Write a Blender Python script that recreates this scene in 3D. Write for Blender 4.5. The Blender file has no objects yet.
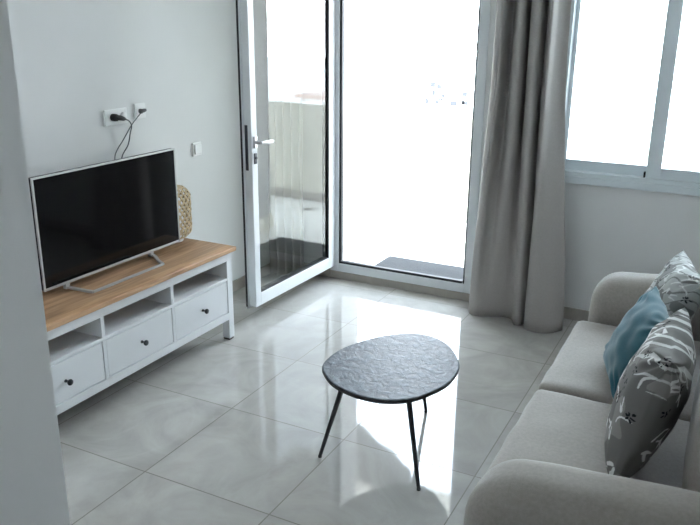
import bpy, bmesh, math, random
from mathutils import Vector, Matrix, noise

scene = bpy.context.scene
COL = scene.collection
PI = math.pi

# ------------------------------------------------------------------ materials
MATS = {}


def _nodes(name):
    m = bpy.data.materials.new(name)
    m.use_nodes = True
    nt = m.node_tree
    b = nt.nodes['Principled BSDF']
    MATS[name] = m
    return m, nt, b


def setp(b, **kw):
    names = dict(rough='Roughness', metal='Metallic', spec='Specular IOR Level', sheen='Sheen Weight',
                 sheen_rough='Sheen Roughness', coat='Coat Weight', ior='IOR')
    for k, v in kw.items():
        b.inputs[names[k]].default_value = v


def plain(name, col, noise_amt=0.0, scale=20.0, bump=0.0, bump_scale=200.0, **kw):
    """one colour with a slight procedural mottling and an optional fine bump"""
    m, nt, b = _nodes(name)
    setp(b, **kw)
    tc = nt.nodes.new('ShaderNodeTexCoord')
    if noise_amt > 0:
        n = nt.nodes.new('ShaderNodeTexNoise')
        n.inputs['Scale'].default_value = scale
        n.inputs['Detail'].default_value = 5
        nt.links.new(tc.outputs['Object'], n.inputs['Vector'])
        r = nt.nodes.new('ShaderNodeValToRGB')
        r.color_ramp.elements[0].position = 0.3
        r.color_ramp.elements[1].position = 0.7
        lo = [c * (1 - noise_amt) for c in col]
        hi = [min(1, c * (1 + noise_amt)) for c in col]
        r.color_ramp.elements[0].color = (*lo, 1)
        r.color_ramp.elements[1].color = (*hi, 1)
        nt.links.new(n.outputs['Fac'], r.inputs['Fac'])
        nt.links.new(r.outputs['Color'], b.inputs['Base Color'])
    else:
        b.inputs['Base Color'].default_value = (*col, 1)
    if bump > 0:
        n2 = nt.nodes.new('ShaderNodeTexNoise')
        n2.inputs['Scale'].default_value = bump_scale
        n2.inputs['Detail'].default_value = 3
        nt.links.new(tc.outputs['Object'], n2.inputs['Vector'])
        bp = nt.nodes.new('ShaderNodeBump')
        bp.inputs['Strength'].default_value = bump
        bp.inputs['Distance'].default_value = 0.002
        nt.links.new(n2.outputs['Fac'], bp.inputs['Height'])
        nt.links.new(bp.outputs['Normal'], b.inputs['Normal'])
    return m


def floor_material():
    m, nt, b = _nodes('polished_tile')
    L = nt.links.new
    N = nt.nodes.new
    geo = N('ShaderNodeNewGeometry')
    sep = N('ShaderNodeSeparateXYZ')
    L(geo.outputs['Position'], sep.inputs[0])

    def math_(op, a, bb=None):
        n = N('ShaderNodeMath')
        n.operation = op
        for i, v in enumerate((a, bb)):
            if v is None:
                continue
            if isinstance(v, (int, float)):
                n.inputs[i].default_value = v
            else:
                L(v, n.inputs[i])
        return n.outputs[0]
    lines = []
    cells = []
    for ax in ('X', 'Y'):
        d = math_('DIVIDE', sep.outputs[ax], 0.6)
        fr = math_('FRACT', math_('ADD', d, 100.0))
        dist = math_('MINIMUM', fr, math_('SUBTRACT', 1.0, fr))
        lines.append(math_('LESS_THAN', dist, 0.0042))
        cells.append(math_('FLOOR', math_('ADD', d, 100.0)))
    grout = math_('MAXIMUM', lines[0], lines[1])
    comb = N('ShaderNodeCombineXYZ')
    L(cells[0], comb.inputs[0])
    L(cells[1], comb.inputs[1])
    wn = N('ShaderNodeTexWhiteNoise')
    wn.noise_dimensions = '3D'
    L(comb.outputs[0], wn.inputs['Vector'])
    # per-tile offset of the marbling
    off = N('ShaderNodeVectorMath')
    off.operation = 'MULTIPLY_ADD'
    L(wn.outputs['Color'], off.inputs[0])
    off.inputs[1].default_value = (7, 7, 7)
    L(geo.outputs['Position'], off.inputs[2])
    n1 = N('ShaderNodeTexNoise')
    n1.inputs['Scale'].default_value = 3.0
    n1.inputs['Detail'].default_value = 8
    n1.inputs['Roughness'].default_value = 0.6
    n1.inputs['Distortion'].default_value = 1.2
    L(off.outputs[0], n1.inputs['Vector'])
    ramp = N('ShaderNodeValToRGB')
    e = ramp.color_ramp.elements
    e[0].position = 0.30
    e[0].color = (0.330, 0.318, 0.298, 1)
    e[1].position = 0.68
    e[1].color = (0.436, 0.421, 0.396, 1)
    L(n1.outputs['Fac'], ramp.inputs['Fac'])
    # thin soft veins
    n2 = N('ShaderNodeTexNoise')
    n2.inputs['Scale'].default_value = 1.7
    n2.inputs['Detail'].default_value = 6
    n2.inputs['Distortion'].default_value = 0.9
    L(off.outputs[0], n2.inputs['Vector'])
    v = math_('ABSOLUTE', math_('SUBTRACT', n2.outputs['Fac'], 0.5))
    vr = N('ShaderNodeMapRange')
    vr.inputs['From Min'].default_value = 0.0
    vr.inputs['From Max'].default_value = 0.035
    vr.inputs['To Min'].default_value = 0.14
    vr.inputs['To Max'].default_value = 0.0
    L(v, vr.inputs['Value'])
    mx = N('ShaderNodeMix')
    mx.data_type = 'RGBA'
    L(vr.outputs[0], mx.inputs['Factor'])
    L(ramp.outputs['Color'], mx.inputs['A'])
    mx.inputs['B'].default_value = (0.51, 0.495, 0.475, 1)
    mg = N('ShaderNodeMix')
    mg.data_type = 'RGBA'
    L(grout, mg.inputs['Factor'])
    L(mx.outputs['Result'], mg.inputs['A'])
    mg.inputs['B'].default_value = (0.15, 0.135, 0.115, 1)
    L(mg.outputs['Result'], b.inputs['Base Color'])
    rg = N('ShaderNodeMix')
    rg.data_type = 'FLOAT'
    L(grout, rg.inputs['Factor'])
    rg.inputs['A'].default_value = 0.045
    rg.inputs['B'].default_value = 0.5
    L(rg.outputs['Result'], b.inputs['Roughness'])
    b.inputs['IOR'].default_value = 1.52
    return m


def wood_material():
    m, nt, b = _nodes('oiled_oak')
    L = nt.links.new
    N = nt.nodes.new
    tc = N('ShaderNodeTexCoord')
    mp = N('ShaderNodeMapping')
    mp.inputs['Scale'].default_value = (14, 1.3, 14)
    L(tc.outputs['Object'], mp.inputs['Vector'])
    n = N('ShaderNodeTexNoise')
    n.inputs['Scale'].default_value = 2.2
    n.inputs['Detail'].default_value = 9
    n.inputs['Distortion'].default_value = 0.7
    L(mp.outputs[0], n.inputs['Vector'])
    r = N('ShaderNodeValToRGB')
    e = r.color_ramp.elements
    e[0].position = 0.28
    e[0].color = (0.27, 0.148, 0.076, 1)
    e[1].position = 0.72
    e[1].color = (0.53, 0.335, 0.195, 1)
    k = e.new(0.5)
    k.color = (0.43, 0.255, 0.138, 1)
    L(n.outputs['Fac'], r.inputs['Fac'])
    # glued staves across the depth of the board
    sep = N('ShaderNodeSeparateXYZ')
    L(tc.outputs['Object'], sep.inputs[0])
    mu = N('ShaderNodeMath')
    mu.operation = 'MULTIPLY'
    mu.inputs[1].default_value = 11
    L(sep.outputs['X'], mu.inputs[0])
    fl = N('ShaderNodeMath')
    fl.operation = 'FLOOR'
    L(mu.outputs[0], fl.inputs[0])
    wn = N('ShaderNodeTexWhiteNoise')
    wn.noise_dimensions = '1D'
    L(fl.outputs[0], wn.inputs['W'])
    mr = N('ShaderNodeMapRange')
    mr.inputs['To Min'].default_value = 0.82
    mr.inputs['To Max'].default_value = 1.15
    L(wn.outputs['Value'], mr.inputs['Value'])
    vm = N('ShaderNodeVectorMath')
    vm.operation = 'SCALE'
    L(r.outputs['Color'], vm.inputs[0])
    L(mr.outputs[0], vm.inputs['Scale'])
    L(vm.outputs[0], b.inputs['Base Color'])
    setp(b, rough=0.45)
    return m


def fabric(name, col, weave=700.0, amt=0.12, bump=0.35, sheen=0.25, rough=0.95):
    m, nt, b = _nodes(name)
    L = nt.links.new
    N = nt.nodes.new
    tc = N('ShaderNodeTexCoord')
    n = N('ShaderNodeTexNoise')
    n.inputs['Scale'].default_value = weave
    n.inputs['Detail'].default_value = 2
    L(tc.outputs['Object'], n.inputs['Vector'])
    n3 = N('ShaderNodeTexNoise')
    n3.inputs['Scale'].default_value = 90
    n3.inputs['Detail'].default_value = 4
    L(tc.outputs['Object'], n3.inputs['Vector'])
    ad = N('ShaderNodeMath')
    ad.operation = 'ADD'
    L(n.outputs['Fac'], ad.inputs[0])
    L(n3.outputs['Fac'], ad.inputs[1])
    r = N('ShaderNodeMapRange')
    r.inputs['From Min'].default_value = 0.7
    r.inputs['From Max'].default_value = 1.3
    r.inputs['To Min'].default_value = 1 - amt
    r.inputs['To Max'].default_value = 1 + amt
    L(ad.outputs[0], r.inputs['Value'])
    vm = N('ShaderNodeVectorMath')
    vm.operation = 'SCALE'
    vm.inputs[0].default_value = col
    L(r.outputs[0], vm.inputs['Scale'])
    L(vm.outputs[0], b.inputs['Base Color'])
    bp = N('ShaderNodeBump')
    bp.inputs['Strength'].default_value = bump
    bp.inputs['Distance'].default_value = 0.0015
    L(n.outputs['Fac'], bp.inputs['Height'])
    L(bp.outputs['Normal'], b.inputs['Normal'])
    setp(b, rough=rough, sheen=sheen, spec=0.2)
    return m


def printed_fabric():
    m, nt, b = _nodes('printed_cotton')
    at = nt.nodes.new('ShaderNodeVertexColor')
    at.layer_name = 'print'
    nt.links.new(at.outputs['Color'], b.inputs['Base Color'])
    tc = nt.nodes.new('ShaderNodeTexCoord')
    n = nt.nodes.new('ShaderNodeTexNoise')
    n.inputs['Scale'].default_value = 600
    nt.links.new(tc.outputs['Object'], n.inputs['Vector'])
    bp = nt.nodes.new('ShaderNodeBump')
    bp.inputs['Strength'].default_value = 0.25
    bp.inputs['Distance'].default_value = 0.001
    nt.links.new(n.outputs['Fac'], bp.inputs['Height'])
    nt.links.new(bp.outputs['Normal'], b.inputs['Normal'])
    setp(b, rough=0.9, spec=0.2)
    return m


def glass_material(name, tint, refl, fresnel=False):
    m = bpy.data.materials.new(name)
    m.use_nodes = True
    nt = m.node_tree
    nt.nodes.clear()
    out = nt.nodes.new('ShaderNodeOutputMaterial')
    mix = nt.nodes.new('ShaderNodeMixShader')
    tr = nt.nodes.new('ShaderNodeBsdfTransparent')
    tr.inputs['Color'].default_value = (*tint, 1)
    gl = nt.nodes.new('ShaderNodeBsdfGlossy')
    gl.inputs['Roughness'].default_value = 0.0
    gl.inputs['Color'].default_value = (1, 1, 1, 1)
    if fresnel:
        fr = nt.nodes.new('ShaderNodeFresnel')
        fr.inputs['IOR'].default_value = refl
        nt.links.new(fr.outputs[0], mix.inputs[0])
    else:
        lw = nt.nodes.new('ShaderNodeLayerWeight')
        lw.inputs['Blend'].default_value = 0.5
        mr = nt.nodes.new('ShaderNodeMapRange')
        mr.inputs['To Min'].default_value = refl * 0.85
        mr.inputs['To Max'].default_value = refl * 1.6
        nt.links.new(lw.outputs['Facing'], mr.inputs['Value'])
        nt.links.new(mr.outputs[0], mix.inputs[0])
    nt.links.new(tr.outputs[0], mix.inputs[1])
    nt.links.new(gl.outputs[0], mix.inputs[2])
    nt.links.new(mix.outputs[0], out.inputs['Surface'])
    MATS[name] = m
    return m


M_WALL = plain('wall_paint', (0.70, 0.70, 0.70), 0.015, 3, bump=0.08, bump_scale=120, rough=0.85, spec=0.25)
M_CEIL = plain('ceiling_paint', (0.86, 0.86, 0.85), rough=0.9)
M_FLOOR = floor_material()
M_SKIRT = plain('skirting_tile', (0.40, 0.37, 0.335), 0.08, 12, rough=0.15)
M_PVC = plain('white_pvc', (0.72, 0.75, 0.77), 0.02, 8, rough=0.3)
M_ALU = plain('grey_white_frame', (0.60, 0.65, 0.68), 0.02, 8, rough=0.35)
M_GASKET = plain('black_rubber', (0.012, 0.012, 0.014), rough=0.6)
M_STEEL = plain('brushed_steel', (0.55, 0.55, 0.56), 0.03, 60, rough=0.3, metal=1.0)
M_DARKSTEEL = plain('dark_steel', (0.07, 0.075, 0.085), 0.05, 60, rough=0.35, metal=0.8)
M_LEAFGLASS = glass_material('reflective_glass', (0.86, 0.87, 0.85), 0.046)
M_CLEARGLASS = glass_material('clear_glass', (0.95, 0.97, 0.96), 1.45, True)
M_STUCCO = plain('rough_stucco', (0.46, 0.45, 0.44), 0.28, 38, bump=1.0, bump_scale=60, rough=0.95)
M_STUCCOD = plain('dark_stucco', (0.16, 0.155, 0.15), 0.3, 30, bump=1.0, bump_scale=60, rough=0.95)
M_PARAPET = plain('cream_render', (0.64, 0.61, 0.53), 0.03, 4, rough=0.9)
M_SOFFIT = plain('cream_soffit', (0.80, 0.76, 0.69), 0.03, 4, rough=0.9)
M_BALC = plain('balcony_tile', (0.76, 0.73, 0.67), 0.06, 6, rough=0.35)
M_GROUND = plain('pale_ground', (0.72, 0.71, 0.68), 0.08, 0.05, rough=1.0)
M_HOUSE = plain('white_house_render', (0.82, 0.81, 0.79), 0.02, 1, rough=0.95)
M_HOUSEWIN = plain('dark_window', (0.05, 0.05, 0.052), rough=1.0, spec=0.0)
M_ROOF = plain('clay_roof', (0.55, 0.42, 0.36), 0.1, 2, rough=0.9)
M_WHITE = plain('white_lacquer', (0.70, 0.715, 0.73), 0.012, 10, rough=0.38)
M_WOOD = wood_material()
M_KNOB = plain('black_knob', (0.012, 0.013, 0.016), rough=0.35)
M_BEZEL = plain('silver_bezel', (0.52, 0.52, 0.52), 0.02, 30, rough=0.35, metal=0.6)
M_TVBACK = plain('black_plastic', (0.012, 0.012, 0.013), rough=0.5)
M_SCREEN = plain('black_screen', (0.003, 0.003, 0.0035), rough=0.07, spec=0.3)
M_BAMBOO = plain('woven_bamboo', (0.60, 0.46, 0.27), 0.2, 40, rough=0.6)
M_PLUGW = plain('white_plastic', (0.80, 0.80, 0.80), rough=0.35)
M_PLUGB = plain('black_plug_plastic', (0.02, 0.02, 0.021), rough=0.5)
M_PLUGG = plain('grey_plug_plastic', (0.14, 0.14, 0.14), rough=0.5)
M_CABLE = plain('grey_cable_rubber', (0.06, 0.065, 0.07), rough=0.5)
M_SOFA = fabric('sofa_fabric', (0.288, 0.262, 0.240))
M_CURT = fabric('curtain_fabric', (0.36, 0.338, 0.322), weave=900, amt=0.05, bump=0.15, sheen=0.1, rough=0.8)
M_CURTL = fabric('pale_curtain_fabric', (0.75, 0.72, 0.66), weave=900, amt=0.05, bump=0.15, sheen=0.1, rough=0.8)
M_TEAL = fabric('teal_velvet', (0.016, 0.080, 0.106), weave=500, amt=0.10, bump=0.2, sheen=0.25)
M_PRINT = printed_fabric()
M_MAT = plain('coir_mat', (0.028, 0.029, 0.031), 0.3, 90, bump=1.0, bump_scale=260, rough=1.0)
M_TSLATE = None
M_FOOT = plain('brown_foot', (0.06, 0.045, 0.035), rough=0.5)


def tabletop_material():
    m, nt, b = _nodes('dark_slate_top')
    L = nt.links.new
    N = nt.nodes.new
    tc = N('ShaderNodeTexCoord')
    n = N('ShaderNodeTexNoise')
    n.inputs['Scale'].default_value = 24
    n.inputs['Detail'].default_value = 8
    n.inputs['Roughness'].default_value = 0.6
    n.inputs['Distortion'].default_value = 0.8
    L(tc.outputs['Object'], n.inputs['Vector'])
    r = N('ShaderNodeValToRGB')
    e = r.color_ramp.elements
    e[0].position = 0.32
    e[0].color = (0.025, 0.032, 0.042, 1)
    e[1].position = 0.72
    e[1].color = (0.12, 0.145, 0.175, 1)
    L(n.outputs['Fac'], r.inputs['Fac'])
    L(r.outputs['Color'], b.inputs['Base Color'])
    rr = N('ShaderNodeMapRange')
    rr.inputs['To Min'].default_value = 0.30
    rr.inputs['To Max'].default_value = 0.55
    setp(b, spec=0.13)
    L(n.outputs['Fac'], rr.inputs['Value'])
    L(rr.outputs[0], b.inputs['Roughness'])
    bp = N('ShaderNodeBump')
    bp.inputs['Strength'].default_value = 0.8
    bp.inputs['Distance'].default_value = 0.004
    L(n.outputs['Fac'], bp.inputs['Height'])
    L(bp.outputs['Normal'], b.inputs['Normal'])
    return m


M_TSLATE = tabletop_material()


# ------------------------------------------------------------------ mesh helpers
def link(o, parent=None):
    COL.objects.link(o)
    if parent is not None:
        o.parent = parent
    return o


def tag(o, label=None, cat=None, group=None, kind=None):
    if label:
        o['label'] = label
    if cat:
        o['category'] = cat
    if group:
        o['group'] = group
    if kind:
        o['kind'] = kind
    return o


def empty(name, loc=(0, 0, 0), rotz=0.0):
    o = bpy.data.objects.new(name, None)
    COL.objects.link(o)
    o.location = loc
    o.rotation_euler = (0, 0, rotz)
    o.empty_display_size = 0.1
    return o


def from_bm(name, bm, mat, parent=None, smooth=False, angle=None, origin=None):
    """origin: world point that becomes the local zero of a top-level mesh"""
    if origin is not None:
        bmesh.ops.translate(bm, verts=bm.verts, vec=-Vector(origin))
    bmesh.ops.recalc_face_normals(bm, faces=bm.faces)
    me = bpy.data.meshes.new(name)
    bm.to_mesh(me)
    bm.free()
    if smooth:
        for p in me.polygons:
            p.use_smooth = True
    me.materials.append(mat)
    o = bpy.data.objects.new(name, me)
    link(o, parent)
    if origin is not None:
        o.location = origin
    if smooth and angle is not None:
        try:
            me.set_sharp_from_angle(angle=angle)
        except Exception:
            pass
    return o


def add_box(bm, x0, x1, y0, y1, z0, z1, bev=0.0, seg=2):
    t = bmesh.new()
    bmesh.ops.create_cube(t, size=1.0)
    for v in t.verts:
        v.co = Vector(((x0 + x1) / 2 + v.co.x * (x1 - x0), (y0 + y1) / 2 + v.co.y * (y1 - y0),
                       (z0 + z1) / 2 + v.co.z * (z1 - z0)))
    if bev > 0:
        bmesh.ops.bevel(t, geom=list(t.edges), offset=bev, segments=seg, profile=0.5, affect='EDGES')
    merge(bm, t)


def merge(bm, t):
    me = bpy.data.meshes.new('tmp')
    t.to_mesh(me)
    t.free()
    bm.from_mesh(me)
    bpy.data.meshes.remove(me)


def boxes(name, lst, mat, parent=None, bev=0.0, seg=2, origin=None):
    bm = bmesh.new()
    for b in lst:
        add_box(bm, *b, bev=bev, seg=seg)
    return from_bm(name, bm, mat, parent, origin=origin)


def box(name, b, mat, parent=None, bev=0.0, seg=2, origin=None):
    return boxes(name, [b], mat, parent, bev, seg, origin)


def add_tube(bm, pts, rad, seg=12, caps=True):
    """swept round tube through pts; rad a number or one per point"""
    pts = [Vector(p) for p in pts]
    n = len(pts)
    rads = [rad] * n if isinstance(rad, (int, float)) else rad
    rings = []
    prev = None
    for i, p in enumerate(pts):
        if i == 0:
            d = pts[1] - pts[0]
        elif i == n - 1:
            d = pts[-1] - pts[-2]
        else:
            d = (pts[i + 1] - pts[i]).normalized() + (pts[i] - pts[i - 1]).normalized()
        d.normalize()
        if prev is None:
            a = Vector((0, 0, 1)) if abs(d.z) < 0.9 else Vector((1, 0, 0))
            s = d.cross(a).normalized()
        else:
            s = (prev - d * prev.dot(d)).normalized()
        prev = s
        t = d.cross(s)
        rings.append([bm.verts.new(p + (s * math.cos(2 * PI * k / seg) + t * math.sin(2 * PI * k / seg)) * rads[i])
                      for k in range(seg)])
    for a, b in zip(rings, rings[1:]):
        for k in range(seg):
            bm.faces.new((a[k], a[(k + 1) % seg], b[(k + 1) % seg], b[k]))
    if caps:
        bm.faces.new(list(reversed(rings[0])))
        bm.faces.new(rings[-1])


def catmull(pts, sub=8):
    pts = [Vector(p) for p in pts]
    out = []
    P = [pts[0] * 2 - pts[1]] + pts + [pts[-1] * 2 - pts[-2]]
    for i in range(1, len(P) - 2):
        p0, p1, p2, p3 = P[i - 1], P[i], P[i + 1], P[i + 2]
        for k in range(sub):
            t = k / sub
            out.append(0.5 * ((2 * p1) + (p2 - p0) * t + (2 * p0 - 5 * p1 + 4 * p2 - p3) * t * t
                              + (3 * p1 - p0 - 3 * p2 + p3) * t ** 3))
    out.append(pts[-1])
    return out


def add_lathe(bm, prof, centre, axis='z', seg=24):
    """prof: list of (radius, height) pairs along the axis from centre"""
    c = Vector(centre)
    rings = []
    for r, h in prof:
        ring = []
        for k in range(seg):
            a = 2 * PI * k / seg
            if axis == 'z':
                v = Vector((r * math.cos(a), r * math.sin(a), h))
            elif axis == 'x':
                v = Vector((h, r * math.cos(a), r * math.sin(a)))
            else:
                v = Vector((r * math.sin(a), h, r * math.cos(a)))
            ring.append(bm.verts.new(c + v))
        rings.append(ring)
    for a, b in zip(rings, rings[1:]):
        for k in range(seg):
            bm.faces.new((a[k], a[(k + 1) % seg], b[(k + 1) % seg], b[k]))
    bm.faces.new(list(reversed(rings[0])))
    bm.faces.new(rings[-1])


def soft_box(name, b, r, mat, parent=None, n=22, bulge=(0, 0, 0), wrinkle=0.0, wscale=6.0, seed=0, ease=None):
    """an upholstered block: rounded edges, faces that bulge outwards by bulge per axis, soft wrinkles"""
    x0, x1, y0, y1, z0, z1 = b
    c = Vector(((x0 + x1) / 2, (y0 + y1) / 2, (z0 + z1) / 2))
    h = Vector(((x1 - x0) / 2, (y1 - y0) / 2, (z1 - z0) / 2))
    rr = min(r, h.x * 0.999, h.y * 0.999, h.z * 0.999)
    bm = bmesh.new()
    bmesh.ops.create_cube(bm, size=2.0)
    bmesh.ops.subdivide_edges(bm, edges=list(bm.edges), cuts=n, use_grid_fill=True)
    for v in bm.verts:
        u = v.co.copy()
        # denser near the edges
        u = Vector([math.copysign(1 - (1 - abs(t)) ** 1.5 if False else math.sin(abs(t) * PI / 2), t) for t in u])
        p = Vector((u.x * h.x, u.y * h.y, u.z * h.z))
        inner = Vector([max(-(h[i] - rr), min(h[i] - rr, p[i])) for i in range(3)])
        d = p - inner
        if d.length > 1e-9:
            p = inner + d.normalized() * rr
        for i in range(3):
            j, k = (i + 1) % 3, (i + 2) % 3
            if bulge[i]:
                w = (1 - min(1, abs(p[j] / h[j])) ** 2) * (1 - min(1, abs(p[k] / h[k])) ** 2)
                p[i] += math.copysign(bulge[i] * w * min(1, abs(p[i]) / h[i]), p[i])
        if wrinkle:
            nv = noise.noise_vector((p + c + Vector((seed * 3.1, 0, 0))) * wscale)
            p += nv * wrinkle
        if ease:
            p = ease(p, h)
        v.co = c + p
    return from_bm(name, bm, mat, parent, smooth=True)


# ------------------------------------------------------------------ the room shell
XL, YB, XR, YF, ZC = -0.95, 2.53, 2.45, -4.4, 2.62
WT = 0.16                                           # outer wall thickness

tag(box('floor', (XL - 0.1, XR + 0.1, YF - 0.1, YB, -0.08, 0.0), M_FLOOR), kind='structure')
tag(box('ceiling', (XL - 0.1, XR + 0.1, YF - 0.1, YB + WT, ZC, ZC + 0.1), M_CEIL), kind='structure')
tag(box('wall_left', (XL - 0.12, XL, YF - 0.1, YB + WT, 0, ZC), M_WALL), kind='structure')
tag(box('wall_right', (XR, XR + 0.12, YF - 0.1, YB + WT, 0, ZC), M_WALL), kind='structure')
tag(box('wall_rear', (XL, XR, YF - 0.12, YF, 0, ZC), M_WALL), kind='structure')
# the back wall, pierced by the balcony door and the sliding window
DX0, DX1, DZ = -0.515, 0.545, 2.24                   # rough door opening
WX0, WX1, WZ0, WZ1 = 0.985, 2.40, 0.868, 2.40        # rough window opening
tag(boxes('wall_back', [
    (XL, DX0, YB, YB + WT, 0, ZC),
    (DX0, DX1, YB, YB + WT, DZ, ZC),
    (DX1, WX0, YB, YB + WT, 0, ZC),
    (WX0, WX1, YB, YB + WT, 0, WZ0),
    (WX0, WX1, YB, YB + WT, WZ1, ZC),
    (WX1, XR, YB, YB + WT, 0, ZC)], M_WALL), kind='structure')
# the corner of a wall in front, between the camera's hall and the tv niche
tag(box('wall_front', (XL, 1.10, -3.4, -1.302, 0, ZC), M_WALL), kind='structure')
tag(boxes('baseboard_left', [(XL, XL + 0.011, -1.2, YB - 0.011, 0, 0.075)], M_SKIRT, bev=0.002), kind='structure')
tag(boxes('baseboard_back', [(XL, DX0 - 0.002, YB - 0.011, YB, 0, 0.075), (DX1 + 0.002, XR, YB - 0.011, YB, 0, 0.075)],
          M_SKIRT, bev=0.002), kind='structure')
# tiled upstand under the door frame
tag(box('trim_1', (DX0, DX1, YB - 0.008, YB + WT + 0.05, 0, 0.052), M_SKIRT, bev=0.002), kind='structure')

# ------------------------------------------------------------------ balcony door
door = empty('door_1', (0, YB, 0))
tag(door, kind='structure')


def dbox(name, lst, mat, parent, bev=0.003):
    """boxes given in world coordinates under the door empty"""
    return boxes(name, [(a, b, c - YB, d - YB, e, f) for a, b, c, d, e, f in lst], mat, parent, bev)


FW = 0.062
fr = dbox('door_frame', [
    (DX0, DX0 + FW, YB - 0.005, YB + 0.07, 0.052, DZ),
    (DX1 - FW, DX1, YB - 0.005, YB + 0.07, 0.052, DZ),
    (DX0 + FW, DX1 - FW, YB - 0.005, YB + 0.07, 0.052, 0.112),
    (DX0 + FW, DX1 - FW, YB - 0.005, YB + 0.07, DZ - FW, DZ)], M_PVC, door)
G = 0.017
dbox('gasket', [
    (DX0 + FW, DX0 + FW + G, YB + 0.002, YB + 0.03, 0.112, DZ - FW),
    (DX1 - FW - G * 0.6, DX1 - FW, YB + 0.002, YB + 0.03, 0.112, DZ - FW),
    (DX0 + FW + G, DX1 - FW - G, YB + 0.002, YB + 0.03, 0.112, 0.112 + G),
    (DX0 + FW + G, DX1 - FW - G, YB + 0.002, YB + 0.03, DZ - FW - G, DZ - FW)], M_GASKET, fr, 0)
fr2 = dbox('threshold', [(DX0 + FW, DX1 - FW, YB + 0.07, YB + WT, 0.052, 0.060)], M_ALU, door)

# the leaf, swung a little past ninety degrees into the room.  local: +x runs from the hinge to the free edge,
# +y is the side that faces the doorway when open
LEAF_W, LEAF_T, LZ0, LZ1 = 0.955, 0.050, 0.092, 2.20
SF = 0.054
leaf_root = empty('door_leaf', (-0.480, -0.012, 0.0))
leaf_root.parent = door
leaf_root.rotation_euler = (0, 0, math.radians(-91.5))
S = 0.078
boxes('leaf_frame', [
    (0, S, -LEAF_T, 0, LZ0, LZ1), (LEAF_W - SF, LEAF_W, -LEAF_T, 0, LZ0, LZ1),
    (S, LEAF_W - SF, -LEAF_T, 0, LZ0, LZ0 + S), (S, LEAF_W - SF, -LEAF_T, 0, LZ1 - S, LZ1),
    # rebate lip round the room side
    (0.0, LEAF_W + 0.016, -LEAF_T - 0.014, -LEAF_T, LZ0 - 0.014, LZ0 + 0.02),
    (LEAF_W - 0.02, LEAF_W + 0.016, -LEAF_T - 0.014, -LEAF_T, LZ0 - 0.014, LZ1 + 0.014),
    (0.0, LEAF_W + 0.016, -LEAF_T - 0.014, -LEAF_T, LZ1 - 0.02, LZ1 + 0.014)], M_PVC, leaf_root, 0.003)
g2 = 0.011
boxes('glazing_gasket', [
    (S, S + 0.006, -0.05, -0.004, LZ0 + S, LZ1 - S), (LEAF_W - SF - g2 * 0.4, LEAF_W - SF, -0.05, -0.012, LZ0 + S, LZ1 - S),
    (S, LEAF_W - SF, -0.05, -0.006, LZ0 + S, LZ0 + S + 0.006), (S, LEAF_W - SF, -0.05, -0.012, LZ1 - S - g2, LZ1 - S)],
    M_GASKET, leaf_root)
boxes('glass_pane', [(S + 0.004, LEAF_W - SF - 0.004, -0.0165, -0.016, LZ0 + S, LZ1 - S)], M_LEAFGLASS, leaf_root)
boxes('edge_seal', [(LEAF_W + 0.016, LEAF_W + 0.019, -LEAF_T - 0.013, -LEAF_T - 0.001, LZ0, LZ1)], M_GASKET, leaf_root)
lp = boxes('lock_plate', [(LEAF_W, LEAF_W + 0.0025, -LEAF_T + 0.006, -LEAF_T + 0.026, 0.93, 1.19)], M_DARKSTEEL, leaf_root, 0.001)
# handle on the doorway side: rosette, neck, lever; and the cylinder below
bm = bmesh.new()
hx, hz = LEAF_W - 0.030, 1.092
add_box(bm, hx - 0.014, hx + 0.014, 0, 0.010, hz - 0.034, hz + 0.034, 0.004, 3)
add_tube(bm, [(hx, 0.008, hz), (hx, 0.046, hz)], 0.0095, 14)
add_tube(bm, catmull([(hx + 0.004, 0.046, hz), (hx - 0.02, 0.050, hz), (hx - 0.06, 0.052, hz - 0.002), (hx - 0.105, 0.050, hz - 0.003)], 5),
         0.0095, 14)
from_bm('handle', bm, M_STEEL, leaf_root, smooth=True, angle=0.7)
bm = bmesh.new()
add_box(bm, hx - 0.012, hx + 0.012, 0, 0.007, hz - 0.125, hz - 0.062, 0.003, 3)
add_lathe(bm, [(0.008, 0.0), (0.008, 0.011), (0.006, 0.013)], (hx, 0, hz - 0.090), 'y', 16)
from_bm('lock_cylinder', bm, M_DARKSTEEL, leaf_root)
bm = bmesh.new()
for z in (0.35, 1.15, 1.95):
    add_tube(bm, [(-0.010, -LEAF_T - 0.006, z - 0.05), (-0.010, -LEAF_T - 0.006, z + 0.05)], 0.008, 12)
    add_box(bm, -0.010, 0.03, -LEAF_T - 0.016, -LEAF_T - 0.012, z - 0.03, z + 0.03)
from_bm('hinge', bm, M_ALU, leaf_root)

# ------------------------------------------------------------------ sliding window
win = empty('window_1', (0, YB, 0))
tag(win, kind='structure')
wy = lambda lst: [(a, b, c, d, e, f) for a, b, c, d, e, f in lst]
wf = boxes('window_frame', [
    (WX0, WX0 + 0.045, -0.012, 0.10, WZ0, WZ1), (WX1 - 0.045, WX1, -0.012, 0.10, WZ0, WZ1),
    (WX0 + 0.045, WX1 - 0.045, -0.012, 0.10, WZ0, WZ0 + 0.055), (WX0 + 0.045, WX1 - 0.045, -0.012, 0.10, WZ1 - 0.05, WZ1),
    # the raised track lip in front
    (WX0, WX1, -0.026, -0.012, WZ0 - 0.012, WZ0 + 0.030), ], M_ALU, win, 0.002)
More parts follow.
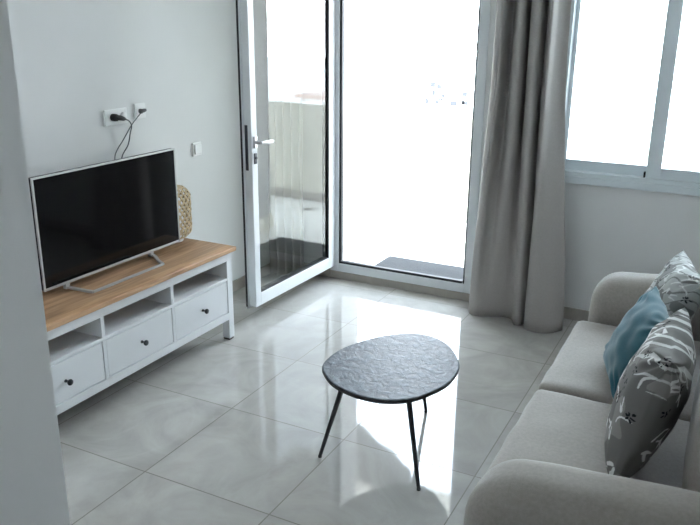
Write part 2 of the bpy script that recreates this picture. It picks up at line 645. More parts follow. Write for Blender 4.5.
# outer (left) sash and inner (right) sash
for nm, (x0, x1, y0, y1) in (('sash', (WX0 + 0.045, 1.585, 0.050, 0.085)), ('sash', (1.512, WX1 - 0.045, 0.004, 0.040))):
    z0, z1 = WZ0 + 0.055, WZ1 - 0.05
    sw = 0.070
    lw = 0.022 if x0 < 1.2 else 0.078
    s_ = boxes(nm, [(x0, x0 + lw, y0, y1, z0, z1), (x1 - 0.06, x1, y0, y1, z0, z1),
                    (x0 + lw, x1 - 0.06, y0, y1, z0, z0 + 0.062), (x0 + lw, x1 - 0.06, y0, y1, z1 - sw, z1)], M_ALU, win, 0.002)
    boxes('glass_pane', [(x0 + lw - 0.004, x1 - 0.056, (y0 + y1) / 2, (y0 + y1) / 2 + 0.0005, z0 + 0.058, z1 - sw + 0.004)], M_CLEARGLASS, s_)
boxes('sash_stop', [(1.500, 1.509, 0.012, 0.040, WZ0 + 0.055, WZ0 + 0.085)], M_GASKET, win)

# ------------------------------------------------------------------ the balcony and what lies beyond
BZ = -0.005
tag(box('balcony_floor', (-4.5, 5.5, YB + WT + 0.05, 4.66, -0.22, BZ), M_BALC), kind='structure')
tag(box('wall_parapet', (-4.5, 5.5, 4.50, 4.66, BZ, 0.97), M_PARAPET, bev=0.004), kind='structure')
tag(boxes('baseboard_parapet', [(-4.5, 5.5, 4.488, 4.50, BZ, 0.085)], M_SKIRT), kind='structure')
tag(box('ceiling_balcony', (-4.5, 0.80, YB + WT, 3.93, 2.50, 2.70), M_SOFFIT), kind='structure')
# short stucco returns and their tile skirtings
tag(box('wall_return', (-0.95, -0.555, YB + WT, 3.06, BZ, 2.50), M_STUCCO), kind='structure')
tag(boxes('baseboard_return', [(-0.555, -0.543, YB + WT + 0.05, 3.072, BZ, 0.11), (-0.95, -0.555, 3.06, 3.072, BZ, 0.11)], M_PARAPET), kind='structure')
tag(box('wall_fin', (0.70, 0.84, YB + WT, 3.43, BZ, 2.50), M_STUCCO), kind='structure')
tag(boxes('baseboard_fin', [(0.688, 0.70, YB + WT + 0.05, 3.442, BZ, 0.11), (0.70, 0.852, 3.43, 3.442, BZ, 0.11)], M_PARAPET), kind='structure')
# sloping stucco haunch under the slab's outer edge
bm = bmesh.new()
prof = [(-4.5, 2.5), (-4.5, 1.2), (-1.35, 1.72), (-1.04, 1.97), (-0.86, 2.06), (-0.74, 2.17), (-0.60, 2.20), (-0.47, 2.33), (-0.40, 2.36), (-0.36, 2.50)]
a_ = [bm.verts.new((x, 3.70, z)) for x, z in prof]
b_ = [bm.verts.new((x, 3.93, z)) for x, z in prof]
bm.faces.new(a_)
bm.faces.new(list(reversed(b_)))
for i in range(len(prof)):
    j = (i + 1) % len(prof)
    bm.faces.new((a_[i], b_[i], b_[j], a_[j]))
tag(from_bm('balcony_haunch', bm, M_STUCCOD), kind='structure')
tag(box('ground', (-160, 160, 9, 190, -9.2, -9.0), M_GROUND), kind='structure')

m_ = soft_box('door_mat', (-0.345, 0.43, 2.815, 3.175, BZ, BZ + 0.016), 0.006, M_MAT, n=14)
tag(m_, 'dark grey coir door mat lying on the balcony tiles outside the door', 'door mat')
bm = bmesh.new()
add_lathe(bm, [(0.055, 0.0), (0.055, 0.003), (0.050, 0.005)], (0, 0, 0), 'z', 28)
t = from_bm('floor_drain', bm, M_STEEL, origin=None)
t.location = (0.80, 4.16, BZ)
tag(t, 'small round metal floor drain in the balcony tiles, reflected in the open glass door', 'drain')


def house(loc, w, d, h, wins, label, roof=True):
    r = empty('distant_house', loc)
    tag(r, label, 'house', 'pale houses beyond the balcony')
    box('house_wall', (-w / 2, w / 2, 0, d, 0, h), M_HOUSE, r, bev=0.02)
    box('house_roof', (-w / 2 - 0.3, w / 2 + 0.3, -0.3, d + 0.3, h, h + 0.25), M_ROOF if roof else M_HOUSE, r, bev=0.03)
    for x, z, ww, hh in wins:
        f_ = box('house_window', (x - ww / 2, x + ww / 2, -0.04, 0.05, z - hh / 2, z + hh / 2), M_HOUSEWIN, r)


house((-13.2, 40, -9.0), 5.0, 8, 8.6,
      [(-1.0, 7.3, .3, .28), (-0.62, 7.2, .28, .25), (-0.95, 6.85, .18, .3), (-0.35, 6.7, .2, .2), (0.95, 6.85, .28, .22), (0.85, 6.4, .2, .25),
       (-1.35, 6.35, .2, .3), (-0.70, 6.33, .2, .22), (0.3, 6.30, .42, .25), (-0.5, 6.5, .3, .12), (1.0, 6.35, .35, .2)],
      'distant white flat house dotted with tiny dark windows, seen through the doorway', roof=False)
house((-5.2, 40, -9.0), 4.5, 8, 7.4, [(-1.0, 5.75, .3, .18), (0.35, 5.55, .22, .35)],
      'distant white house with two tiny dark windows, seen through the sliding window', roof=False)
house((22.8, 40, -9.0), 4.2, 8, 5.95, [],
      'distant low house with a clay coloured roof edge, reflected in the open glass door')
house((25.6, 50, -9.0), 5.4, 8, 7.7, [(-1.6, 7.3, .8, .22), (-0.6, 7.3, .55, .2), (0.6, 7.38, .5, .2)],
      'distant taller house with a row of dark windows, reflected in the open glass door', roof=False)

# ------------------------------------------------------------------ tv bench
bench = empty('tv_bench', (-0.70, 0.55, 0))
tag(bench, 'white three-drawer television bench with an oak top against the left wall', 'tv bench')
BX, BY = -0.70, 0.55


def bb(name, lst, mat, parent=bench, bev=0.002, seg=2):
    return boxes(name, [(a - BX, b - BX, c - BY, d - BY, e, f) for a, b, c, d, e, f in lst], mat, parent, bev, seg)


Y0, Y1, F0, F1 = -0.203, 1.297, -0.925, -0.480          # ends, back, front
bb('top', [(F0 - 0.02, -0.457, Y0 - 0.018, Y1 + 0.018, 0.527, 0.552)], M_WOOD, bev=0.004, seg=3)
bb('top_rail', [(F1 - 0.022, F1, Y0 + 0.045, Y1 - 0.045, 0.476, 0.527)], M_WHITE)
bb('bottom_rail', [(F1 - 0.022, F1, Y0 + 0.045, Y1 - 0.045, 0.128, 0.170)], M_WHITE)
for y in (Y0, Y1 - 0.047):
    for x in (F1 - 0.047, F0):
        l_ = bb('leg', [(x, x + 0.047, y, y + 0.047, 0.012, 0.527)], M_WHITE)
        boxes('foot_pad', [(x + 0.004 - BX, x + 0.043 - BX, y + 0.004 - BY, y + 0.043 - BY, 0.0, 0.012)], M_FOOT, l_)
for y in (Y0 + 0.010, Y1 - 0.030):
    bb('side_panel', [(F0 + 0.047, F1 - 0.047, y, y + 0.018, 0.128, 0.527)], M_WHITE)
bb('back_panel', [(F0 + 0.012, F0 + 0.018, Y0 + 0.047, Y1 - 0.047, 0.14, 0.527)], M_WHITE)
bb('bottom_panel', [(F0 + 0.02, F1 - 0.023, Y0 + 0.03, Y1 - 0.03, 0.132, 0.148)], M_WHITE)
SH = 0.361
bb('shelf', [(F0 + 0.02, F1 - 0.002, Y0 + 0.030, Y1 - 0.030, SH - 0.001, SH + 0.016)], M_WHITE)
DV = (0.309, 0.787)
for y in DV:
    bb('divider', [(F0 + 0.02, F1 - 0.001, y - 0.0105, y + 0.0105, 0.170, SH - 0.001), (F0 + 0.02, F1 - 0.001, y - 0.0105, y + 0.0105, SH + 0.016, 0.476)], M_WHITE)
edges = (Y0 + 0.047, DV[0] - 0.0105, DV[0] + 0.0105, DV[1] - 0.0105, DV[1] + 0.0105, Y1 - 0.047)
for i in range(3):
    a, b = edges[2 * i] + 0.003, edges[2 * i + 1] - 0.003
    d_ = bb('drawer', [(F1 - 0.024, F1 - 0.003, a, b, 0.1735, SH - 0.0045),
                       (F0 + 0.05, F1 - 0.024, a + 0.01, b - 0.01, 0.182, SH - 0.03)], M_WHITE, bev=0.0018)
    bm = bmesh.new()
    add_lathe(bm, [(0.008, -0.003), (0.006, 0.004), (0.0055, 0.012), (0.012, 0.018), (0.0145, 0.024), (0.013, 0.029), (0.006, 0.031)],
              (F1 - BX, (a + b) / 2 - BY, 0.262), 'x', 20)
    from_bm('knob', bm, M_KNOB, d_, smooth=True)

# ------------------------------------------------------------------ television
TX = -0.712
tv = empty('television', (TX, 0.67, 0.552))
tag(tv, 'flat black television with a thin silver edge standing on the bench', 'television')
TY0, TY1, TZ0, TZ1 = 0.205 - 0.67, 1.142 - 0.67, 0.036, 0.552
boxes('housing', [(-0.026, -0.002, TY0 + 0.002, TY1 - 0.002, TZ0 + 0.002, TZ1 - 0.001),
                  (-0.062, -0.026, TY0 + 0.12, TY1 - 0.12, TZ0 + 0.02, TZ0 + 0.30)], M_TVBACK, tv, 0.004)
bz = 0.009
boxes('bezel', [(-0.004, 0.005, TY0, TY0 + bz, TZ0, TZ1), (-0.004, 0.005, TY1 - bz, TY1, TZ0, TZ1),
                (-0.004, 0.005, TY0 + bz, TY1 - bz, TZ0, TZ0 + bz * 1.4), (-0.004, 0.005, TY0 + bz, TY1 - bz, TZ1 - bz, TZ1)], M_BEZEL, tv, 0.0015)
box('screen', (-0.002, 0.0025, TY0 + bz, TY1 - bz, TZ0 + bz * 1.4, TZ1 - bz), M_SCREEN, tv)
# stand: a long bar in front of the set on two bent arms that run back under it
bm = bmesh.new()
add_box(bm, 0.120, 0.136, -0.305, 0.175, 0.002, 0.012, 0.002)
for s, y0, y1 in ((-1, -0.300, -0.315), (1, 0.178, 0.262)):
    pts = catmull([(0.128, y0, 0.007), (0.07, (y0 * 0.6 + y1 * 0.4), 0.007), (0.0, y1, 0.010), (-0.03, y1, 0.010)], 5)
    for a, b in zip(pts, pts[1:]):
        t = bmesh.new()
        bmesh.ops.create_cube(t, size=1.0)
        d = b - a
        rot = d.to_track_quat('X', 'Z').to_matrix().to_4x4()
        bmesh.ops.transform(t, matrix=Matrix.Translation((a + b) / 2) @ rot @ Matrix.Diagonal((d.length + 0.004, 0.016, 0.010, 1)), verts=t.verts)
        merge(bm, t)
    add_box(bm, -0.034, -0.014, y1 - 0.012, y1 + 0.012, 0.002, 0.075, 0.002)
from_bm('stand', bm, M_BEZEL, tv)

# ------------------------------------------------------------------ woven table lamp behind the television
lamp = empty('table_lamp', (-0.842, 1.235, 0.552))
tag(lamp, 'round-cornered lamp of woven bamboo on the bench behind the television', 'lamp')


def lamp_r(t):
    """half-width of the shade at height fraction t"""
    e = 0.86
    q = abs(2 * t - 1)
    k = max(0.0, (q - 0.62) / 0.38)
    return 0.096 * (1 - 0.30 * k ** 2.4)


def lamp_pt(ang, t, off=0.0):
    r = lamp_r(t) + off
    c, s = math.cos(ang), math.sin(ang)
    n = 3.4
    f = (abs(c) ** n + abs(s) ** n) ** (-1 / n)
    return Vector((r * f * c, r * f * s, 0.022 + t * 0.285))


bm = bmesh.new()
NS, NT, HB = 18, 26, 0.058
for fam in (1, -1):
    for k in range(NS):
        prev = None
        for j in range(NT + 1):
            t = j / NT
            a = 2 * PI * k / NS + fam * t * 2.3
            off = 0.0025 * math.sin(t * 2.3 * NS * 0.5 / PI * PI + (0 if fam > 0 else PI))
            w = HB
            p = [lamp_pt(a - w, t, off), lamp_pt(a + w, t, off), lamp_pt(a + w, t, off + 0.002), lamp_pt(a - w, t, off + 0.002)]
            ring = [bm.verts.new(v) for v in p]
            if prev:
                for q in range(4):
                    bm.faces.new((prev[q], prev[(q + 1) % 4], ring[(q + 1) % 4], ring[q]))
            prev = ring
for t in (0.0, 1.0):                                   # rims
    add_tube(bm, [lamp_pt(2 * PI * k / 48, t) for k in range(49)], 0.004, 8, caps=False)
add_lathe(bm, [(0.02, 0.306), (0.068, 0.308), (0.068, 0.311), (0.02, 0.312)], (0, 0, 0), 'z', 28)
from_bm('lamp_shade', bm, M_BAMBOO, lamp)
bm = bmesh.new()
add_lathe(bm, [(0.060, 0.0), (0.062, 0.004), (0.062, 0.016), (0.056, 0.020), (0.018, 0.022), (0.016, 0.09), (0.004, 0.092)], (0, 0, 0), 'z', 28)
lb = from_bm('lamp_base', bm, M_PLUGW, lamp, smooth=True, angle=0.6)
bm = bmesh.new()
add_lathe(bm, [(0.013, 0.09), (0.014, 0.11), (0.028, 0.14), (0.032, 0.165), (0.022, 0.19), (0.004, 0.198)], (0, 0, 0), 'z', 20)
from_bm('bulb', bm, M_PLUGW, lamp, smooth=True)

# ------------------------------------------------------------------ wall sockets and cables
def wall_plate(name, y0, y1, z0, z1, label, cat):
    r = empty(name, (XL, (y0 + y1) / 2, (z0 + z1) / 2))
    tag(r, label, cat)
    h, w = (z1 - z0) / 2, (y1 - y0) / 2
    box('plate', (0, 0.011, -w, w, -h, h), M_PLUGW, r, bev=0.004, seg=3)
    return r


s1 = wall_plate('wall_socket', 0.893, 1.055, 1.230, 1.312, 'white double wall socket holding a black plug, above the television', 'socket')
bm = bmesh.new()
add_lathe(bm, [(0.021, 0.0), (0.021, 0.014), (0.018, 0.016)], (0.006, 0.048, 0.0), 'x', 24)
from_bm('socket_insert', bm, M_PLUGW, s1, smooth=True, angle=0.6)
s2 = wall_plate('wall_socket', 1.113, 1.197, 1.243, 1.325, 'white single wall socket holding a grey plug, above the television', 'socket')
s3 = wall_plate('wall_switch', 1.580, 1.662, 0.972, 1.054, 'white wall switch near the open balcony door', 'switch')
bm = bmesh.new()
add_box(bm, 0.009, 0.022, -0.030, 0.031, -0.029, 0.029, 0.005, 3)
from_bm('rocker', bm, M_PLUGW, s3)

cab = empty('power_cable', (XL + 0.02, 0.965, 1.271))
tag(cab, 'dark cable with a black plug curving down behind the television', 'cable')
o_ = Vector((XL + 0.02, 0.965, 1.271))
bm = bmesh.new()
add_lathe(bm, [(0.019, -0.010), (0.020, 0.006), (0.018, 0.020), (0.012, 0.024)], (0, -0.018, 0), 'x', 20)
add_tube(bm, [(0.014, -0.018, 0), (0.020, 0.006, -0.003), (0.020, 0.030, -0.010), (0.019, 0.046, -0.014)], [0.013, 0.014, 0.011, 0.005], 14)
from_bm('plug', bm, M_PLUGB, cab, smooth=True, angle=0.7)
bm = bmesh.new()
add_tube(bm, catmull([Vector(p) - o_ for p in [(-.912, 1.010, 1.257), (-.905, 1.030, 1.245), (-.908, 1.046, 1.218), (-.911, 1.036, 1.182), (-.915, 1.017, 1.122),
                                               (-.915, 0.966, 1.066), (-.90, 0.93, 0.98), (-.87, 0.91, 0.86), (-.80, 0.90, 0.76)]], 8), 0.0032, 8)
from_bm('cord', bm, M_CABLE, cab, smooth=True)
cab2 = empty('power_cable', (XL + 0.02, 1.14, 1.284))
tag(cab2, 'dark cable with a small grey plug, running slantwise down behind the television', 'cable')
o_ = Vector((XL + 0.02, 1.14, 1.284))
bm = bmesh.new()
add_lathe(bm, [(0.013, -0.010), (0.013, 0.004), (0.009, 0.010)], (0, 0.012, 0), 'x', 18)
add_tube(bm, [(0.004, 0.012, 0.002), (0.010, 0.022, 0.003), (0.013, 0.034, 0.005)], [0.010, 0.010, 0.007], 12)
from_bm('plug', bm, M_PLUGG, cab2, smooth=True, angle=0.7)
bm = bmesh.new()
add_tube(bm, catmull([Vector(p) - o_ for p in [(-.925, 1.150, 1.281), (-.918, 1.082, 1.240), (-.915, 1.045, 1.213), (-.916, 0.986, 1.152), (-.917, 0.937, 1.106), (-.916, 0.914, 1.065),
                                               (-.90, 0.90, 0.98), (-.87, 0.89, 0.86), (-.80, 0.88, 0.76)]], 8), 0.0028, 8)
from_bm('cord', bm, M_CABLE, cab2, smooth=True)

# ------------------------------------------------------------------ curtains
def curtain(name, top, bot, mat, label, z0, z1, nz=46, sub=7, seed=0):
    T = catmull([(x, y, 0) for x, y in top], sub)
    B = catmull([(x, y, 0) for x, y in bot], sub)
    bm = bmesh.new()
    rows = []
    for j in range(nz + 1):
        f = j / nz
        z = z0 + (z1 - z0) * f
        k = min(1.0, f / 0.62)
        k = 0.35 * f + 0.65 * k * k * (3 - 2 * k)
        row = []
        for i, (a, b) in enumerate(zip(B, T)):
            p = a.lerp(b, k)
            u = i / (len(B) - 1)
            w = 0.010 * (1 - f) * noise.noise((u * 5 + seed, f * 5, seed * 1.7))
            hem = (0.006 * math.sin(u * 17 + 1) if j == 0 else 0)
            row.append(bm.verts.new((p.x + w * 0.4, p.y + w, z + max(0, hem))))
        rows.append(row)
    for a, b in zip(rows, rows[1:]):
        for i in range(len(a) - 1):
            bm.faces.new((a[i], a[i + 1], b[i + 1], b[i]))
    org = Vector((sum(p.x for p in B) / len(B), sum(p.y for p in B) / len(B), z0))
    o = from_bm(name, bm, mat, smooth=True, origin=org)
    md = o.modifiers.new('thickness', 'SOLIDIFY')
    md.thickness = 0.004
    md.offset = 0
    tag(o, label, 'curtain')
    return o


top_pts = [(0.638, 2.40), (0.653, 2.32), (0.679, 2.28), (0.706, 2.275), (0.700, 2.43), (0.726, 2.45), (0.769, 2.31), (0.802, 2.28), (0.816, 2.33),
           (0.800, 2.45), (0.808, 2.45), (0.846, 2.31), (0.878, 2.27), (0.895, 2.30), (0.893, 2.42), (0.909, 2.42), (0.941, 2.32), (0.965, 2.30),
           (0.966, 2.40), (0.982, 2.46), (1.010, 2.46)]
bot_pts = [(0.588, 2.36), (0.590, 2.32), (0.615, 2.295), (0.645, 2.285), (0.675, 2.29), (0.705, 2.305), (0.735, 2.32), (0.770, 2.33), (0.805, 2.335),
           (0.840, 2.34), (0.868, 2.335), (0.885, 2.30), (0.905, 2.262), (0.928, 2.262), (0.942, 2.30), (0.950, 2.36), (0.957, 2.30), (0.975, 2.235),
           (1.04, 2.205), (1.115, 2.225), (1.180, 2.31)]
curtain('curtain', top_pts, bot_pts, M_CURT, 'long taupe grey curtain hanging in folds between the doorway and the window', 0.004, ZC - 0.004)
lt, lb_ = [], []
for i in range(9):
    u = i / 8
    lt.append((-0.905 + 0.235 * u, 2.40 + (0.045 if i % 2 else -0.045)))
    lb_.append((-0.920 + 0.265 * u, 2.39 + (0.040 if i % 2 else -0.045)))
curtain('curtain', lt, lb_, M_CURT, 'curtain gathered in the corner behind the open glass door', 0.004, ZC - 0.004, seed=5)

# ------------------------------------------------------------------ coffee table
TH = 0.405
table = empty('coffee_table', (0.82, 0.62, 0))
tag(table, 'low coffee table with a dark pebble-shaped slate top on three thin black legs', 'coffee table')
out = [(0.578, 0.440), (0.551, 0.512), (0.552, 0.655), (0.604, 0.793), (0.676, 0.900), (0.769, 0.970), (0.865, 0.972), (0.958, 0.910), (1.043, 0.790),
       (1.074, 0.698), (1.079, 0.578), (1.055, 0.488), (1.009, 0.388), (0.933, 0.326), (0.839, 0.306), (0.746, 0.321), (0.660, 0.360)]
loop = catmull([(x - 0.82, y - 0.62, 0) for x, y in out + [out[0]]], 5)[:-1]
# close the spline smoothly
nL = len(loop)
for _ in range(3):
    loop = [(loop[i - 1] + loop[i] * 2 + loop[(i + 1) % nL]) / 4 for i in range(nL)]
bm = bmesh.new()
prof = [(0.0, 0.0, 0), (1.0, -0.012, -0.021), (1.0, 0.0, -0.017), (1.0, 0.0, -0.004), (1.0, -0.003, 0.0), ]


def ring_at(inset, z, scale=1.0):
    r = []
    for i, p in enumerate(loop):
        tng = (loop[(i + 1) % nL] - loop[i - 1]).normalized()
        nrm = Vector((tng.y, -tng.x, 0))
        if nrm.dot(p) < 0:
            nrm = -nrm
        q = p + nrm * inset
        r.append(bm.verts.new((q.x * scale, q.y * scale, TH + z)))
    return r


rings = [ring_at(-0.012, -0.0205), ring_at(-0.002, -0.018), ring_at(0, -0.014), ring_at(0, -0.005), ring_at(-0.002, -0.0015), ring_at(-0.006, 0.0),
         ring_at(-0.006, -0.0005, 0.85), ring_at(-0.006, -0.0012, 0.5)]
for a, b in zip(rings, rings[1:]):
    for i in range(nL):
        bm.faces.new((a[i], a[(i + 1) % nL], b[(i + 1) % nL], b[i]))
bm.faces.new(list(reversed(rings[0])))
bm.faces.new(rings[-1])
tt = from_bm('tabletop', bm, M_TSLATE, table, smooth=True, angle=0.25)
tt.data.materials.append(M_TVBACK)                       # black painted rim
for p in tt.data.polygons:
    if abs(p.normal.z) < 0.8 or p.normal.z < 0:
        p.material_index = 1
for (fx, fy), (tx, ty) in (((0.576, 0.429), (0.686, 0.440)), ((1.034, 0.406), (0.962, 0.440)), ((0.827, 1.002), (0.820, 0.880))):
    bm = bmesh.new()
    a = Vector((fx - 0.82, fy - 0.62, 0.006))
    b = Vector((tx - 0.82, ty - 0.62, TH - 0.020))
    add_tube(bm, [a, b], [0.0075, 0.0115], 16)
    add_lathe(bm, [(0.030, TH - 0.028), (0.030, TH - 0.019)], (tx - 0.82, ty - 0.62, 0), 'z', 20)
    l_ = from_bm('leg', bm, M_TVBACK, table, smooth=True, angle=0.6)
    bm = bmesh.new()
    add_lathe(bm, [(0.008, 0.0), (0.0085, 0.007)], (a.x, a.y, 0), 'z', 14)
    from_bm('foot_pad', bm, M_GASKET, l_)

# ------------------------------------------------------------------ sofa
SX, SY = 1.9, 0.66
sofa = empty('sofa', (SX, SY, 0))
tag(sofa, 'light grey fabric two-seat sofa with padded arms along the right side', 'sofa')


def sb(name, b, r, **kw):
    x0, x1, y0, y1, z0, z1 = b
    return soft_box(name, (x0 - SX, x1 - SX, y0 - SY, y1 - SY, z0, z1), r, M_SOFA, sofa, **kw)


sb('base', (1.455, 2.36, -0.115, 1.445, 0.07, 0.285), 0.02)
for y0, y1 in ((-0.114, 0.656), (0.664, 1.438)):
    sb('seat_cushion', (1.402, 2.06, y0, y1, 0.268, 0.434), 0.030, bulge=(0.004, 0.002, 0.018), wrinkle=0.006, wscale=9, seed=y0)


def arm_rise(rise):
    def f(p, h):
        if p.z > 0:
            p.z += rise * (p.x + h.x) / (2 * h.x) * min(1, p.z / h.z)
        return p
    return f


for y0, y1, zt, xf, rise in ((-0.40, -0.112, 0.622, 1.452, 0.05), (1.440, 1.725, 0.622, 1.447, 0.03)):
    sb('arm', (xf, 2.36, y0, y1, 0.07, zt), 0.115, bulge=(0.018, 0.014, 0.024), wrinkle=0.006, wscale=5, seed=y0, n=26, ease=arm_rise(rise))
sb('backrest', (2.17, 2.40, -0.11, 1.44, 0.07, 0.80), 0.06, bulge=(0, 0, 0.01))
for y0, y1 in ((-0.105, 0.656), (0.664, 1.435)):
    sb('back_cushion', (1.965, 2.19, y0, y1, 0.42, 0.86), 0.085, bulge=(0.02, 0.0, 0.015), wrinkle=0.006, wscale=6, seed=y0 + 2)
for x in (1.50, 2.30):
    for y in (-0.33, 1.65):
        bm = bmesh.new()
        add_lathe(bm, [(0.022, 0.0), (0.028, 0.075)], (x - SX, y - SY, 0), 'z', 16)
        from_bm('leg', bm, M_FOOT, sofa, smooth=True, angle=0.6)


# ------------------------------------------------------------------ cushions
def pillow(name, centre, uvec, vvec, w, h, thick, mat, n=64, seed=0, wr=0.010, printed=False, pale=False, ear=0.09):
    """uvec: along the width, vvec: up along the height"""
    c = Vector(centre)
    u_ = Vector(uvec).normalized()
    v_ = Vector(vvec)
    v_ = (v_ - u_ * v_.dot(u_)).normalized()
    n_ = u_.cross(v_)
    rng = random.Random(seed)
    bm = bmesh.new()
    lay = bm.verts.layers.float_color.new('print') if printed else None
    uvs = {}
    sides = []
    for s in (1, -1):
        g = []
        for j in range(n + 1):
            row = []
            for i in range(n + 1):
                a, b = -1 + 2 * i / n, -1 + 2 * j / n
                a = math.sin(a * PI / 2) * 0.5 + a * 0.5
                b = math.sin(b * PI / 2) * 0.5 + b * 0.5
                x = a * (1 - ear * (1 - b * b))
                y = b * (1 - ear * (1 - a * a))
                t = max(0.0, (1 - a * a)) ** 0.5 * max(0.0, (1 - b * b)) ** 0.42
                edge = (abs(a) > 0.9999 or abs(b) > 0.9999)
                p = Vector((x * w / 2, y * h / 2, s * t * thick / 2))
                if s < 0 and edge:
                    row.append(sides[0][j][i])
                    continue
                cr = 1.0 - 0.6 * t
                nv = noise.noise_vector(Vector((x * 3 + seed * 5, y * 3, s * 2)))
                # creases that radiate from the corners
                ang = math.atan2(1 - abs(b), 1 - abs(a) + 1e-6)
                dcor = math.hypot(1 - abs(a), 1 - abs(b))
                cz = math.sin(ang * 14 + seed + (a > 0) * 2 + (b > 0)) * math.exp(-((dcor - 0.35) / 0.25) ** 2)
                p.z += s * (cz * wr * 0.55 + nv.z * wr) * (0 if edge else 1)
                p.x += nv.x * wr * 0.6
                p.y += nv.y * wr * 0.6
                vt = bm.verts.new(c + u_ * p.x + v_ * p.y + n_ * p.z)
                uvs[vt] = (a, b, s)
                row.append(vt)
            g.append(row)
        sides.append(g)
    for s, g in zip((1, -1), sides):
        for j in range(n):
            for i in range(n):
                q = (g[j][i], g[j][i + 1], g[j + 1][i + 1], g[j + 1][i])
                if len(set(q)) == 4:
                    bm.faces.new(q if s > 0 else tuple(reversed(q)))
    # ---- print
    if printed:
        strokes = {1: [], -1: []}
        dots = {1: [], -1: []}
        for s in (1, -1):
            pts = []
            for _ in range(90):
                for _try in range(40):
                    x, y = rng.uniform(-0.95, 0.95), rng.uniform(-0.95, 0.95)
                    if all(math.hypot(x - q[0], y - q[1]) > 0.235 for q in pts):
                        pts.append((x, y))
                        break
            for k, (x, y) in enumerate(pts):
                kind = rng.random()
                a0 = rng.uniform(0, 2 * PI)
                if kind < 0.30:                          # cluster of black petals
                    for q in range(6):
                        r = rng.uniform(0.02, 0.085)
                        an = q * 1.05 + a0
                        dots[s].append((x + r * math.cos(an), y + r * math.sin(an), 0.027, 0.014, an))
                elif kind < 0.55:                        # fan of two or three thin blades
                    for q in range(rng.choice((2, 3, 3))):
                        an = a0 + (q - 1) * 0.42
                        ox, oy = (q - 1) * 0.05 * -math.sin(a0), (q - 1) * 0.05 * math.cos(a0)
                        strokes[s].append((x + ox, y + oy, x + ox + 0.16 * math.cos(an), y + oy + 0.16 * math.sin(an), 0.022, 0.010))
                elif kind < 0.80:                        # bent leaf: blade with a broad foot
                    x1, y1 = x + 0.16 * math.cos(a0), y + 0.16 * math.sin(a0)
                    strokes[s].append((x, y, x1, y1, 0.014, 0.020))
                    an = a0 + rng.choice((2.2, -2.2))
                    strokes[s].append((x1, y1, x1 + 0.10 * math.cos(an), y1 + 0.10 * math.sin(an), 0.042, 0.006))
                else:                                    # long arc
                    px, py, an = x, y, a0
                    for q in range(5):
                        nx, ny = px + 0.065 * math.cos(an), py + 0.065 * math.sin(an)
                        strokes[s].append((px, py, nx, ny, 0.013, 0.013))
                        px, py, an = nx, ny, an + 0.28
        base, white, black = (0.150, 0.146, 0.140), (0.62, 0.63, 0.62), (0.008, 0.009, 0.012)
        for vt, (a, b, s) in uvs.items():
            col = base
            # broad grey blotches of the print's ground
            g_ = noise.noise(Vector((a * 2.3 + seed, b * 2.3, s)))
            sw = math.sin(a * 16 + b * 24 + 8 * noise.noise(Vector((a * 1.7, b * 1.7, seed))))
            if pale:
                col = (0.20, 0.20, 0.195) if (g_ > 0.22 or sw > 0.86) else (0.40, 0.41, 0.40)
            elif g_ > 0.18:
                col = (0.225, 0.22, 0.21)
            if not pale and b > 0.25 and sw > 0.62 + 0.7 * (1 - b):
                col = (0.50, 0.51, 0.50)
            for x0, y0, x1, y1, r0, r1 in strokes[s]:
                dx, dy = x1 - x0, y1 - y0
                t = max(0.0, min(1.0, ((a - x0) * dx + (b - y0) * dy) / (dx * dx + dy * dy)))
                if math.hypot(a - x0 - dx * t, b - y0 - dy * t) < r0 + (r1 - r0) * t:
                    col = white
                    break
            for x, y, ra, rb, an in dots[s]:
                ca, sa = math.cos(an), math.sin(an)
                lx, ly = (a - x) * ca + (b - y) * sa, -(a - x) * sa + (b - y) * ca
                if (lx / ra) ** 2 + (ly / rb) ** 2 < 1:
                    col = black
            vt[lay] = (*col, 1)
    bmesh.ops.recalc_face_normals(bm, faces=bm.faces)
    zmin = min(v.co.z for v in bm.verts)
    return from_bm(name, bm, mat, smooth=True, origin=(c.x, c.y, zmin))


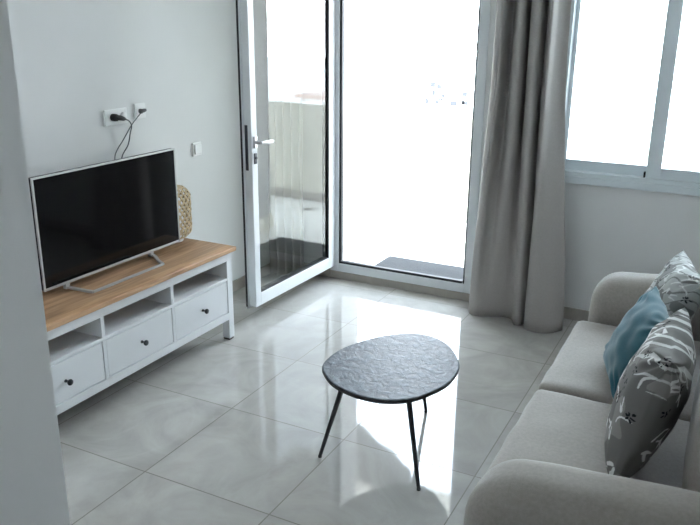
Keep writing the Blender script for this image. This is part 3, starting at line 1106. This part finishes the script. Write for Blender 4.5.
p_ = pillow('cushion', (1.826, 0.262, 0.680), (0.0, 1, 0.0), (0.25, 0, 1), 0.46, 0.44, 0.192, M_PRINT, n=230, seed=4, printed=True, ear=0.05)
tag(p_, 'grey cushion printed with white leaves and black dots, in front of the teal one', 'cushion')
p_ = pillow('cushion', (1.732, 0.78, 0.624), (-0.26, 1, 0.0), (0.42, 0.1, 0.9), 0.45, 0.355, 0.16, M_TEAL, seed=2)
tag(p_, 'plain teal cushion leaning between the two printed ones', 'cushion')
p_ = pillow('cushion', (1.792, 1.225, 0.640), (-0.30, 1, 0.0), (0.40, 0.10, 0.9), 0.42, 0.40, 0.17, M_PRINT, n=200, seed=11, printed=True, pale=True)
tag(p_, 'grey leaf-printed cushion behind the teal one, beside the sofa arm near the window', 'cushion')

# ------------------------------------------------------------------ light
w = bpy.data.worlds.new('overcast_sky')
scene.world = w
w.use_nodes = True
nt = w.node_tree
bg = nt.nodes['Background']
tc = nt.nodes.new('ShaderNodeTexCoord')
sp = nt.nodes.new('ShaderNodeSeparateXYZ')
nt.links.new(tc.outputs['Generated'], sp.inputs[0])
rp = nt.nodes.new('ShaderNodeValToRGB')
rp.color_ramp.elements[0].position = 0.0
rp.color_ramp.elements[0].color = (0.88, 0.945, 1.0, 1)
rp.color_ramp.elements[1].position = 0.8
rp.color_ramp.elements[1].color = (0.66, 0.82, 1.0, 1)
nt.links.new(sp.outputs['Z'], rp.inputs['Fac'])
nt.links.new(rp.outputs['Color'], bg.inputs['Color'])
bg.inputs['Strength'].default_value = 23.0

# ------------------------------------------------------------------ camera
cam = bpy.data.cameras.new('camera')
cam.sensor_width = 36.0
cam.lens = 38.884
cam.clip_start = 0.05
cam.clip_end = 500
co = bpy.data.objects.new('camera', cam)
COL.objects.link(co)
yaw, pitch, roll = 0.471837, 0.309026, 0.009816
f = Vector((-math.sin(yaw) * math.cos(pitch), math.cos(yaw) * math.cos(pitch), -math.sin(pitch)))
r = Vector((math.cos(yaw), math.sin(yaw), 0))
u = r.cross(f)
r2 = r * math.cos(roll) + u * math.sin(roll)
u2 = -r * math.sin(roll) + u * math.cos(roll)
mw = Matrix(((r2.x, u2.x, -f.x, 1.9514), (r2.y, u2.y, -f.y, -2.0052), (r2.z, u2.z, -f.z, 1.7562), (0, 0, 0, 1)))
co.matrix_world = mw
scene.camera = co

vs = scene.view_settings
vs.view_transform = 'Standard'
vs.look = 'None'
vs.exposure = 0.0
vs.gamma = 1.0
vs.use_curve_mapping = False
cy = scene.cycles
cy.max_bounces = 14
cy.diffuse_bounces = 8
cy.glossy_bounces = 6
cy.transparent_max_bounces = 12
cy.sample_clamp_indirect = 12.0
cy.use_denoising = True
